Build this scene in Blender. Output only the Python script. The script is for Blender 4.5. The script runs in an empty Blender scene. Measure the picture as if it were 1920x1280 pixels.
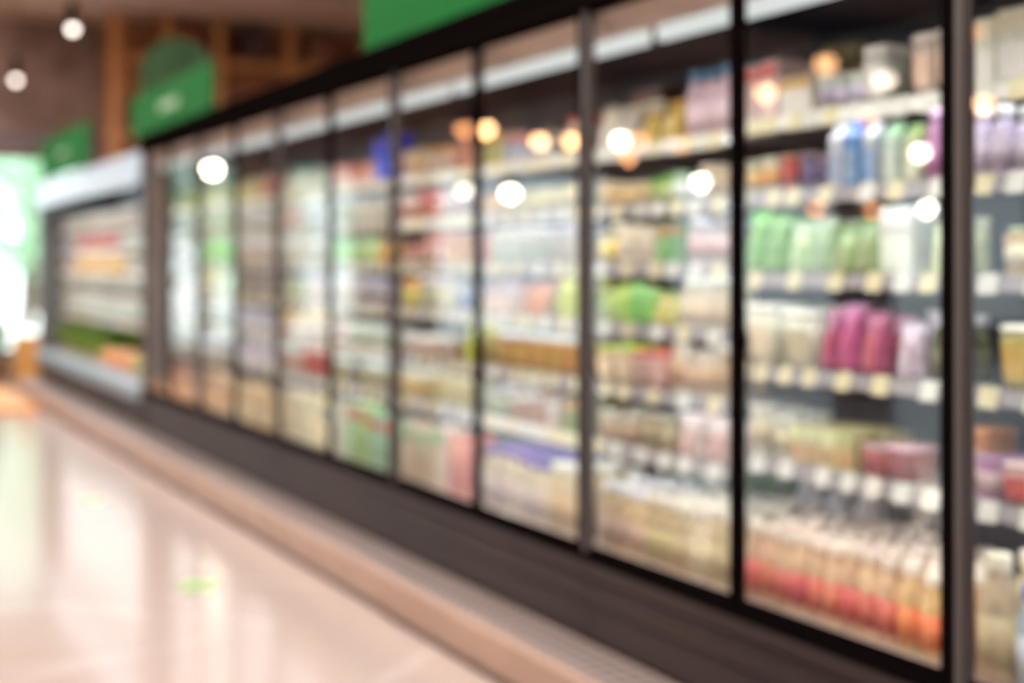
import bpy, math, random
from mathutils import Vector, Matrix
random.seed(7)
SC = bpy.context.scene
COL = SC.collection
PI = math.pi

# ------------------------------------------------------------------ camera numbers
F = 2667.0            # focal length in pixels of the 1920 wide frame (50 mm on 36 mm)
CT, ST = 0.8941, 0.4479
H = 1.27              # eye height
HY = 495.0            # horizon row
D = 2.12              # distance of the fridge glass from the camera, measured across the aisle

def y_at(px, X):
    """distance along the aisle of the point seen in column px on the plane X"""
    t = (px - 960.0) / F
    return X * (CT - ST * t) / (ST + CT * t)

# ------------------------------------------------------------------ materials
def lin(c):
    return tuple(((v / 255.0) / 12.92 if v / 255.0 <= 0.04045 else ((v / 255.0 + 0.055) / 1.055) ** 2.4) for v in c)

MATS = {}
def mat(name, c, rough=0.5, metal=0.0, c2=None, scale=20.0, amount=0.5, kind='noise', coat=0.0):
    key = (name, tuple(c), rough, metal, tuple(c2) if c2 else None, scale, kind)
    if key in MATS: return MATS[key]
    m = bpy.data.materials.new(name); m.use_nodes = True
    nt = m.node_tree; b = nt.nodes['Principled BSDF']
    b.inputs['Base Color'].default_value = (*lin(c), 1)
    b.inputs['Roughness'].default_value = rough
    b.inputs['Metallic'].default_value = metal
    if coat: b.inputs['Coat Weight'].default_value = coat
    if c2 is not None:
        tc = nt.nodes.new('ShaderNodeTexCoord')
        if kind == 'noise':
            tx = nt.nodes.new('ShaderNodeTexNoise'); tx.inputs['Scale'].default_value = scale
            tx.inputs['Detail'].default_value = 3
            out = tx.outputs['Fac']
        elif kind == 'wave':
            tx = nt.nodes.new('ShaderNodeTexWave'); tx.inputs['Scale'].default_value = scale
            tx.inputs['Distortion'].default_value = 3; out = tx.outputs['Fac']
        else:
            tx = nt.nodes.new('ShaderNodeTexVoronoi'); tx.inputs['Scale'].default_value = scale
            out = tx.outputs['Distance']
        nt.links.new(tc.outputs['Object'], tx.inputs['Vector'])
        r = nt.nodes.new('ShaderNodeValToRGB')
        r.color_ramp.elements[0].position = max(0.0, amount - 0.06)
        r.color_ramp.elements[1].position = min(1.0, amount + 0.06)
        r.color_ramp.elements[0].color = (*lin(c), 1)
        r.color_ramp.elements[1].color = (*lin(c2), 1)
        nt.links.new(out, r.inputs['Fac'])
        nt.links.new(r.outputs['Color'], b.inputs['Base Color'])
    MATS[key] = m
    return m

def vary(m, amt=.45, hue=.012):
    """print runs differ a little from pack to pack"""
    if m.get('varied'): return m
    m['varied'] = 1
    nt = m.node_tree; b = nt.nodes['Principled BSDF']; inp = b.inputs['Base Color']
    hs = nt.nodes.new('ShaderNodeHueSaturation'); oi = nt.nodes.new('ShaderNodeObjectInfo')
    mr = nt.nodes.new('ShaderNodeMapRange'); mr.inputs['To Min'].default_value = 1-amt; mr.inputs['To Max'].default_value = 1+amt*.35
    m2 = nt.nodes.new('ShaderNodeMath'); m2.operation = 'MULTIPLY'; m2.inputs[1].default_value = 7.31
    m3 = nt.nodes.new('ShaderNodeMath'); m3.operation = 'FRACT'
    m4 = nt.nodes.new('ShaderNodeMapRange'); m4.inputs['To Min'].default_value = .5-hue; m4.inputs['To Max'].default_value = .5+hue
    nt.links.new(oi.outputs['Random'], mr.inputs['Value']); nt.links.new(mr.outputs[0], hs.inputs['Value'])
    nt.links.new(oi.outputs['Random'], m2.inputs[0]); nt.links.new(m2.outputs[0], m3.inputs[0]); nt.links.new(m3.outputs[0], m4.inputs['Value'])
    nt.links.new(m4.outputs[0], hs.inputs['Hue'])
    if inp.is_linked: nt.links.new(inp.links[0].from_socket, hs.inputs['Color'])
    else: hs.inputs['Color'].default_value = inp.default_value
    nt.links.new(hs.outputs[0], inp)
    return m

def emat(name, c, s):
    key = (name, tuple(c), s)
    if key in MATS: return MATS[key]
    m = bpy.data.materials.new(name); m.use_nodes = True
    nt = m.node_tree; nt.nodes.clear()
    e = nt.nodes.new('ShaderNodeEmission'); e.inputs['Color'].default_value = (*lin(c), 1); e.inputs['Strength'].default_value = s
    o = nt.nodes.new('ShaderNodeOutputMaterial'); nt.links.new(e.outputs[0], o.inputs[0])
    MATS[key] = m
    return m

def glass_mat():
    m = bpy.data.materials.new('clear_glass'); m.use_nodes = True
    nt = m.node_tree; nt.nodes.clear()
    tr = nt.nodes.new('ShaderNodeBsdfTransparent'); tr.inputs[0].default_value = (0.97, 0.985, 0.98, 1)
    gl = nt.nodes.new('ShaderNodeBsdfGlossy'); gl.inputs['Roughness'].default_value = 0.0
    fr = nt.nodes.new('ShaderNodeFresnel'); fr.inputs['IOR'].default_value = 1.5
    ge = nt.nodes.new('ShaderNodeNewGeometry')
    inv = nt.nodes.new('ShaderNodeMath'); inv.operation = 'SUBTRACT'; inv.inputs[0].default_value = 1.0
    mu = nt.nodes.new('ShaderNodeMath'); mu.operation = 'MULTIPLY'
    nt.links.new(ge.outputs['Backfacing'], inv.inputs[1])
    nt.links.new(fr.outputs[0], mu.inputs[0]); nt.links.new(inv.outputs[0], mu.inputs[1])
    mx = nt.nodes.new('ShaderNodeMixShader')
    nt.links.new(mu.outputs[0], mx.inputs[0]); nt.links.new(tr.outputs[0], mx.inputs[1]); nt.links.new(gl.outputs[0], mx.inputs[2])
    o = nt.nodes.new('ShaderNodeOutputMaterial'); nt.links.new(mx.outputs[0], o.inputs[0])
    return m
GLASS = glass_mat()

# ------------------------------------------------------------------ mesh collector
class G:
    def __init__(s): s.v = []; s.f = []
    def box(s, x0, x1, y0, y1, z0, z1):
        n = len(s.v)
        s.v += [(x0,y0,z0),(x1,y0,z0),(x1,y1,z0),(x0,y1,z0),(x0,y0,z1),(x1,y0,z1),(x1,y1,z1),(x0,y1,z1)]
        s.f += [(n,n+3,n+2,n+1),(n+4,n+5,n+6,n+7),(n,n+1,n+5,n+4),(n+1,n+2,n+6,n+5),(n+2,n+3,n+7,n+6),(n+3,n,n+4,n+7)]
        return s
    def prism(s, pts, y0, y1):
        """profile pts (x,z) extruded along y"""
        n = len(s.v); k = len(pts)
        s.v += [(x, y0, z) for x, z in pts] + [(x, y1, z) for x, z in pts]
        s.f += [tuple(n+i for i in range(k)), tuple(n+k+i for i in reversed(range(k)))]
        for i in range(k):
            j = (i+1) % k
            s.f.append((n+i, n+k+i, n+k+j, n+j))
        return s
    def lathe(s, prof, seg=14, cx=0, cy=0, sx=1, sy=1):
        """prof: list of (r,z) bottom to top; both ends closed"""
        n = len(s.v); k = len(prof)
        for r, z in prof:
            for i in range(seg):
                a = 2*PI*i/seg
                s.v.append((cx + sx*r*math.cos(a), cy + sy*r*math.sin(a), z))
        for j in range(k-1):
            for i in range(seg):
                i2 = (i+1) % seg
                s.f.append((n+j*seg+i, n+j*seg+i2, n+(j+1)*seg+i2, n+(j+1)*seg+i))
        s.f.append(tuple(n+i for i in reversed(range(seg))))
        s.f.append(tuple(n+(k-1)*seg+i for i in range(seg)))
        return s
    def rbox(s, w, d, h, r=0.006, z0=0, taper=1.0, top=1.0):
        """rounded upright box, centred; taper scales the bottom"""
        def ring(hw, hd, rr, z):
            out = []
            for cx, cy, a0 in ((1,1,0),(-1,1,PI/2),(-1,-1,PI),(1,-1,3*PI/2)):
                for q in range(4):
                    a = a0 + q*PI/6
                    out.append((cx*(hd-rr)+rr*math.cos(a), cy*(hw-rr)+rr*math.sin(a), z))
            return out
        n = len(s.v); rr = min(r, w/2.2, d/2.2)
        rings = [ring(w/2*taper-rr*.5, d/2*taper-rr*.5, rr*.6, z0), ring(w/2*taper, d/2*taper, rr, z0+rr*.6),
                 ring(w/2*top, d/2*top, rr, z0+h-rr*.6), ring(w/2*top-rr*.5, d/2*top-rr*.5, rr*.6, z0+h)]
        for r_ in rings: s.v += r_
        for j in range(3):
            for i in range(16):
                i2 = (i+1) % 16
                s.f.append((n+j*16+i, n+j*16+i2, n+(j+1)*16+i2, n+(j+1)*16+i))
        s.f.append(tuple(n+i for i in reversed(range(16)))); s.f.append(tuple(n+48+i for i in range(16)))
        return s
    def tube(s, p0, p1, r, seg=8):
        p0, p1 = Vector(p0), Vector(p1); d = (p1-p0).normalized()
        a = d.orthogonal().normalized(); b = d.cross(a); n = len(s.v)
        for p in (p0, p1):
            for i in range(seg):
                t = 2*PI*i/seg
                s.v.append(tuple(p + a*r*math.cos(t) + b*r*math.sin(t)))
        for i in range(seg):
            j = (i+1) % seg
            s.f.append((n+i, n+j, n+seg+j, n+seg+i))
        s.f.append(tuple(n+i for i in reversed(range(seg)))); s.f.append(tuple(n+seg+i for i in range(seg)))
        return s
    def leaf(s, base, direction, length, width, up=Vector((0,0,1))):
        d = Vector(direction).normalized(); side = d.cross(up)
        if side.length < 1e-3: side = Vector((1,0,0))
        side.normalize(); nrm = side.cross(d); b = Vector(base); n = len(s.v)
        s.v += [tuple(b), tuple(b+d*length*.5+side*width*.5+nrm*length*.08), tuple(b+d*length-nrm*length*.12), tuple(b+d*length*.5-side*width*.5+nrm*length*.08)]
        s.f += [(n, n+1, n+2), (n, n+2, n+3)]
        return s
    def mesh(s, name, m, smooth=False):
        me = bpy.data.meshes.new(name); me.from_pydata(s.v, [], s.f); me.update()
        me.materials.append(m)
        if smooth:
            for p in me.polygons: p.use_smooth = len(p.vertices) <= 4
        return me

def obj(name, g, m, parent=None, loc=(0,0,0), smooth=False):
    me = g if isinstance(g, bpy.types.Mesh) else g.mesh(name, m, smooth)
    o = bpy.data.objects.new(name, me); COL.objects.link(o)
    o.location = loc
    if parent: o.parent = parent
    return o
def tag(o, label, cat, group=None, kind=None):
    o['label'] = label; o['category'] = cat
    if group: o['group'] = group
    if kind: o['kind'] = kind
    return o
def empty(name, loc, label=None, cat=None, group=None):
    o = bpy.data.objects.new(name, None); COL.objects.link(o); o.location = loc; o.empty_display_size = 0.1
    if label: tag(o, label, cat, group)
    return o
def struct(name, g, m, parent=None):
    o = obj(name, g, m, parent)
    o['kind'] = 'structure'
    return o
def copy_tree(o, parent=None):
    c = o.copy(); COL.objects.link(c); c.parent = parent
    for ch in list(o.children): copy_tree(ch, c)
    return c

# ------------------------------------------------------------------ room
def floor_mat():
    m = bpy.data.materials.new('polished_floor_tile'); m.use_nodes = True
    nt = m.node_tree; b = nt.nodes['Principled BSDF']
    tc = nt.nodes.new('ShaderNodeTexCoord')
    no = nt.nodes.new('ShaderNodeTexNoise'); no.inputs['Scale'].default_value = 0.55; no.inputs['Detail'].default_value = 2.5
    no.inputs['Distortion'].default_value = 0.6
    nt.links.new(tc.outputs['Object'], no.inputs['Vector'])
    r = nt.nodes.new('ShaderNodeValToRGB')
    e = r.color_ramp.elements
    e[0].position = 0.0; e[0].color = (*lin((188,169,160)),1)
    e[1].position = 1.0; e[1].color = (*lin((190,172,163)),1)
    for p, c in ((.49,(188,169,160)),(.505,(199,184,176)),(.52,(189,170,161))):
        q = e.new(p); q.color = (*lin(c),1)
    nt.links.new(no.outputs['Fac'], r.inputs['Fac'])
    br = nt.nodes.new('ShaderNodeTexBrick'); br.offset = 0.0
    br.inputs['Scale'].default_value = 1.0; br.inputs['Mortar Size'].default_value = 0.003
    br.inputs['Brick Width'].default_value = 0.8; br.inputs['Row Height'].default_value = 0.8
    br.inputs['Color1'].default_value = (1,1,1,1); br.inputs['Color2'].default_value = (.985,.985,.985,1); br.inputs['Mortar'].default_value = (.88,.87,.86,1)
    nt.links.new(tc.outputs['Object'], br.inputs['Vector'])
    mx = nt.nodes.new('ShaderNodeMixRGB'); mx.blend_type = 'MULTIPLY'; mx.inputs[0].default_value = 1
    nt.links.new(r.outputs['Color'], mx.inputs[1]); nt.links.new(br.outputs['Color'], mx.inputs[2])
    nt.links.new(mx.outputs[0], b.inputs['Base Color'])
    b.inputs['Roughness'].default_value = 0.14
    b.inputs['Specular IOR Level'].default_value = 0.24
    return m
X0, X1, Y0, Y1, ZC = -16.0, 7.0, -4.0, 16.6, 4.0
struct('floor', G().box(X0, X1, Y0, Y1+.2, -0.1, 0), floor_mat())
struct('ceiling', G().box(X0-.2, X1+.2, Y0-.2, Y1+.2, ZC, ZC+.15), mat('ceiling_paint', (176,150,132), .8, c2=(164,138,122), scale=1.2))
WALLB = mat('brown_wall_panel', (150,126,114), .7, c2=(120,98,88), scale=1.5)
struct('wall_right', G().box(X1, X1+.2, Y0, Y1+.2, 0, ZC), WALLB)
struct('wall_left', G().box(X0-.2, X0, Y0, Y1+.2, 0, ZC), mat('store_wall_paint', (126,118,112), .8, c2=(96,88,82), scale=.7))
struct('wall_near', G().box(X0-.2, X1+.2, Y0-.2, Y0, 0, ZC), mat('store_wall_paint', (126,118,112), .8, c2=(96,88,82), scale=.7))
# far wall: openings between columns
OPEN = [(1.25, 2.95), (-.45, .38), (-1.95, -1.05), (-5.6, -3.0), (-9.5, -6.6), (-13.5, -10.5)]
ZW0, ZW1 = .28, 2.50
g = G(); g.box(X0, X1, Y1, Y1+.2, ZW1, ZC); g.box(X0, X1, Y1, Y1+.2, 0, ZW0)
edges = [X1] + [v for o_ in OPEN for v in (o_[1], o_[0])] + [X0]
for i in range(0, len(edges), 2): g.box(edges[i+1], edges[i], Y1, Y1+.2, ZW0, ZW1)
struct('wall_far', g, WALLB)
FR = mat('dark_window_frame', (58,54,52), .5)
for i, (a, b) in enumerate(OPEN):
    g = G()
    for x in (a, b-.05): g.box(x, x+.05, Y1+.02, Y1+.12, ZW0, ZW1)
    g.box(a+.05, b-.05, Y1+.02, Y1+.12, ZW0, ZW0+.05); g.box(a+.05, b-.05, Y1+.02, Y1+.12, ZW1-.05, ZW1)
    w = struct('window_%d' % (i+1), g, FR)
    struct('window_pane', G().box(a+.05, b-.05, Y1+.06, Y1+.07, ZW0+.05, ZW1-.05), GLASS, w)
struct('trim_1', G().box(X0, X1, Y1-.02, Y1, 2.56, 2.74), mat('lavender_grey_band', (118,106,112), .6))
for i, yb in enumerate((6.0, 9.2, 12.4)):
    struct('trim_%d' % (i+2), G().box(X0, X1, yb, yb+.22, ZC-.22, ZC), mat('dark_beam', (70,54,46), .7))

# outside
tag(obj('pavement', G().box(-40, 40, Y1+.2, 70, -.12, -.02), mat('sunlit_concrete', (225,225,222), .9, c2=(210,210,205), scale=.4)),
    'pale sunlit pavement outside the far window', 'pavement')
def tree(x, y, h, r, label):
    t = empty('tree', (x, y, -.02), label, 'tree', )
    tr = G(); tr.lathe([(.16,0),(.11,h*.4),(.07,h*.75)], 8); obj('trunk', tr, mat('bark', (110,92,76), .9, c2=(84,70,58), scale=6), t)
    lf = G()
    for _ in range(700):
        a = random.uniform(0, 2*PI); u = random.uniform(-1, 1); q = random.random() ** .35
        sx = math.sqrt(1-u*u)
        p = Vector((math.cos(a)*sx*r*q, math.sin(a)*sx*r*q, h*.62+u*h*.42*q))
        lf.leaf(p, (random.uniform(-1,1), random.uniform(-1,1), random.uniform(-.6,.6)), .34, .2)
    obj('foliage', lf, mat('leaf_green', (142,178,138), .6, c2=(160,192,156), scale=2), t)
tree(4.1, 30, 4.6, 1.9, 'leafy green tree outside, in the middle of the far window')
tree(5.6, 39, 5.4, 2.2, 'tall leafy tree outside, behind the right edge of the far window')
tree(2.6, 25, 4.8, 2.0, 'leafy green tree outside, at the left edge of the picture')
tree(-2.2, 25, 4.2, 1.3, 'green tree outside, mirrored in the far fridge doors')
tree(-6.5, 33, 5.0, 2.2, 'broad green tree outside, mirrored faintly in the middle fridge doors')

# ------------------------------------------------------------------ fridge cases
BLK = mat('black_frame', (13,9,9), .6)
BLK.node_tree.nodes['Principled BSDF'].inputs['Specular IOR Level'].default_value = 0
BRN = mat('dark_brown_kick', (52,39,35), .55, c2=(46,34,31), scale=2)
BRN.node_tree.nodes['Principled BSDF'].inputs['Specular IOR Level'].default_value = .25
BRN2 = mat('black_brown_panel', (34,26,25), .5)
GRY = mat('grey_mullion_side', (74,66,64), .5)
BACK = mat('case_back', (88,94,110), .5, c2=(80,86,102), scale=3)
TOPIN = mat('case_inner_top', (34,48,76), .5)
HEAD = mat('rose_beige_header', (196,170,156), .5, c2=(188,162,150), scale=2)
SHF = mat('shelf_metal', (124,116,116), .4, .0)
RAILW = mat('white_price_rail', (232,232,226), .35)
RAILG = mat('grey_price_rail', (150,145,148), .4)
TAG = mat('cream_price_tag', (224,216,182), .6, c2=(214,204,160), scale=60)
TAGW = mat('white_price_tag', (224,224,216), .6, c2=(208,212,206), scale=60)
LED = emat('led_tube_glow', (232,234,232), .74)
FILLV = emat('fill_strip_glow', (244,248,255), 10.0)  # glow of the fill strips added under the shelves
YM = [2.187 + .769*k for k in range(-2, 11)]        # door boundaries, YM[2] is the black post near the right edge
SA = [1.655, 1.46, 1.245, 1.0, .755]
SB = [1.635, 1.452, 1.27, 1.084, .892, .705]
XS = 2.30
DECK = .40

ORD = ['first','second','third','fourth','fifth','sixth','seventh','eighth','ninth','tenth','eleventh']
def shelf_part(case, y0, y1, z, style, x0=XS, xb=2.88, seed=0):
    c = case.location
    s = obj('shelf', G().box(x0, xb, y0, y1, z-.018, z), SHF, case, (-c.x, -c.y, -c.z))
    rw = RAILW if style == 'white' else RAILG
    g = G(); g.prism([(x0-.004, z+.002), (x0-.014, z-.034), (x0-.010, z-.034), (x0, z+.002)], y0+.004, y1-.004)
    obj('price_rail', g, rw, s)
    rnd = random.Random(seed)
    y = y0 + rnd.uniform(.02, .06)
    while y < y1-.07:
        w = .052
        t = G(); t.prism([(x0-.0065, z+.006), (x0-.019, z-.040), (x0-.0155, z-.040), (x0-.0035, z+.006)], y, y+w)
        obj('price_tag', t, TAG if rnd.random() < .6 else TAGW, s)
        y += w + (rnd.uniform(.008, .05) if style == 'white' else rnd.uniform(.03, .12))
    obj('added_fill_strip', G().box(x0+.012, x0+.026, y0+.02, y1-.02, z-.024, z-.0182), FILLV, s)  # hidden strip added behind the rail to brighten the products
    return s

case_names = ['glass door fridge case at the right edge, beyond the widest black post',
              'nearest full glass door fridge case holding bottles with red labels at the bottom',
              'second full glass door fridge case, below the near end of the large green sign',
              'third glass door fridge case, middle of the row, with blue reflection stand-in on top shelf',
              'fourth glass door fridge case, between the middle of the row and the open case end',
              'farthest glass door fridge case, next to the open white canopy case']
cases = []
for j in range(6):
    ya, yb = YM[2*j], YM[2*j+2]
    yc = (ya+yb)/2
    e = empty('glass_door_fridge', (2.5, yc, 0), case_names[j], 'fridge', 'glass door fridge cases in the row')
    cases.append((e, ya, yb))
    L = (-2.5, -yc, 0)
    e2 = .003
    g = G(); g.box(2.16, 2.95, ya+e2, yb-e2, 0, .36); obj('base_cabinet', g, BRN2, e, L)
    g = G(); g.prism([(2.125,.145),(2.16,.145),(2.16,.385),(2.10,.385),(2.10,.345),(2.118,.325),(2.118,.255),(2.13,.245)], ya+e2, yb-e2)
    obj('kick_panel', g, BRN, e, L)
    g = G(); g.box(2.095, 2.17, ya+e2, yb-e2, .385, .41); obj('bottom_rail', g, BLK, e, L)
    g = G(); g.box(2.92, 2.95, ya+e2, yb-e2, .36, 2.12); obj('back_panel', g, BACK, e, L)
    g = G(); g.box(2.10, 2.95, ya+e2, yb-e2, 2.12, 2.15); obj('roof_panel', g, BLK, e, L)
    g = G(); g.box(2.085, 2.12, ya+e2, yb-e2, 2.03, 2.15); g.box(2.078, 2.085, ya+e2, yb-e2, 2.10, 2.115); obj('fascia', g, BLK, e, L)
    g = G(); g.prism([(2.13,2.03),(2.225,1.955),(2.235,1.965),(2.14,2.04)], ya+e2, yb-e2); obj('header_panel', g, HEAD, e, L)
    g = G(); g.box(2.26, 2.91, ya+e2, yb-e2, 1.985, 2.0); obj('inner_ceiling', g, TOPIN, e, L)
    g = G(); g.box(2.17, 2.91, ya+e2, yb-e2, .36, DECK); obj('deck', g, mat('pale_deck', (176,156,148), .4), e, L)
    for q in (0, 1):
        a, b = YM[2*j+q], YM[2*j+q+1]
        # door
        lo = .038 if q == 0 else .016
        hi = .016 if q == 0 else .024
        dg = G(); hg = G()
        da, db = a+lo, b-hi
        dg.box(2.11, 2.128, da, da+.009, .41, 2.03); (dg if q == 0 else hg).box(2.11, 2.128, db-.009, db, .41, 2.03)
        dg.box(2.11, 2.128, da+.009, db-.009, .41, .428); dg.box(2.11, 2.128, da+.009, db-.009, 2.018, 2.03)
        d_ = obj('door', dg, BLK, e, L)
        if q: obj('hinge_stile', hg, GRY, d_)
        obj('glass_pane', G().box(2.116, 2.124, da+.009, db-.009, .428, 2.018), GLASS, d_)
    # posts
    g = G(); g.box(2.104, 2.128, ya+.002, ya+.036, .41, 2.03); obj('post', g, BLK, e, L)
    g = G(); g.box(2.102, 2.126, yb-.022, yb-.002, .41, 2.03); obj('post', g, GRY, e, L)
    g = G(); g.box(2.104, 2.128, YM[2*j+1]-.014, YM[2*j+1]+.014, .41, 2.03); obj('centre_post', g, BLK, e, L)
# shelves
def case_for(y):
    for e, a, b in cases:
        if y < b: return e
    return cases[-1][0]
tube_ends = [.66, 2.09, 3.52, 4.95, 6.37, 7.80, 9.20, 9.85]
ends = [(u+.034, v-.034) for u, v in zip(tube_ends, tube_ends[1:])]
for _, ya_, yb_ in cases:
    ends = [q for u, v in ends for q in (((u, yb_-.001), (yb_+.001, v)) if u < yb_ < v else ((u, v),))]
for u, v in ends:
    e = case_for((u+v)/2); c = e.location
    u -= .014; v += .014
    obj('light_tube', G().prism([(2.214,1.958),(2.212,1.918),(2.236,1.914),(2.240,1.956)], u+.014, v-.014), LED, e, (-c.x, -c.y, 0))
sh_bays = [(.9, 1.6, SA), (1.606, 2.37, SA), (2.376, 3.232, SA), (3.238, 4.03, SB), (4.036, 4.86, SB), (4.866, 5.68, SB), (5.686, 6.5, SB),
           (6.506, 7.3, SB), (7.306, 8.1, SB), (8.106, 8.95, SB), (8.956, 9.86, SB)]
for i, (a, b, zs) in enumerate(sh_bays):
    for n, z in enumerate(zs):
        st = 'white' if n == 0 or (i == 4 and n == 5) or (i == 5 and n == 1) or (i == 6 and n == 4) else 'grey'
        shelf_part(case_for((a+b)/2), a, b, z, st, seed=i*10+n)

# ------------------------------------------------------------------ open white canopy case at the far end
OY0, OY1 = 9.90, 14.70
oe = empty('open_display_fridge', (2.5, 12.3, 0), 'long open fridge case with white canopy at the far end of the row', 'fridge')
L = (-2.5, -12.3, 0)
WHT = mat('white_canopy', (184,206,222), .35)  # bluish reflection of the windows put into the white base colour
g = G(); g.prism([(2.08,1.825),(2.11,1.825),(2.13,1.90),(2.95,1.97),(2.95,2.06),(2.12,2.06)], OY0+.04, OY1-.04); obj('canopy', g, WHT, oe, L)
obj('back_panel', G().box(2.90, 2.95, OY0+.04, OY1-.04, .36, 1.97), mat('pale_case_back', (196,202,198), .5, c2=(180,188,184), scale=3), oe, L)
obj('base_cabinet', G().box(2.20, 2.95, OY0, OY1, 0, .36), BRN, oe, L)
obj('kick_panel', G().prism([(2.125,.145),(2.199,.145),(2.199,.359),(2.10,.329),(2.12,.25)], OY0, OY1), BRN, oe, L)
obj('end_panel', G().box(2.15, 2.95, OY0, OY0+.04, .36, 2.06), mat('grey_brown_end', (112,106,106), .4), oe, L)
obj('end_panel', G().box(2.12, 2.95, OY1-.04, OY1, .36, 2.06), mat('grey_end', (92,92,90), .4), oe, L)
g = G(); g.prism([(2.09,.33),(2.20,.36),(2.20,.425),(2.12,.43),(2.09,.415)], OY0+.04, OY1-.04); obj('front_bumper', g, mat('pale_blue_bumper', (132,156,168), .35), oe, L)
obj('deck', G().box(2.20, 2.90, OY0+.04, OY1-.04, .36, .44), mat('pale_deck', (176,156,148), .4), oe, L)
for (u, v) in ((OY0+.1, 12.2), (12.3, OY1-.1)):
    obj('light_tube', G().tube((2.20, u, 1.885), (2.20, v, 1.885), .012, 8), emat('canopy_tube_glow', (240,246,255), 8), oe, L)
SO = [1.6, 1.4, 1.2, 1.0, .8]
for n, z in enumerate(SO):
    for q in range(4):
        a = OY0+.045 + q*1.178
        shelf_part(oe, a, a+1.172, z, 'white' if n in (0,2) else 'grey', x0=2.34+.0*n, seed=500+n*4+q)

# ------------------------------------------------------------------ products
TYPES = {
 'bottle': ('drink_bottle', 'bottle'), 'milk': ('milk_bottle', 'bottle'), 'carton': ('drink_carton', 'carton'),
 'box': ('food_box', 'box'), 'cup': ('yogurt_cup', 'cup'), 'tub': ('food_tub', 'tub'), 'jar': ('glass_jar', 'jar'),
 'bag': ('food_pouch', 'pouch'), 'tray': ('food_tray', 'tray'), 'bunch': ('leafy_vegetable', 'vegetable'),
 'veg': ('loose_vegetable', 'vegetable'), 'pack': ('drink_pack', 'pack'), 'canister': ('food_canister', 'canister')}
CNT = {}
def shade(c, k): return tuple(max(0, min(255, int(v*k))) for v in c)

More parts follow.
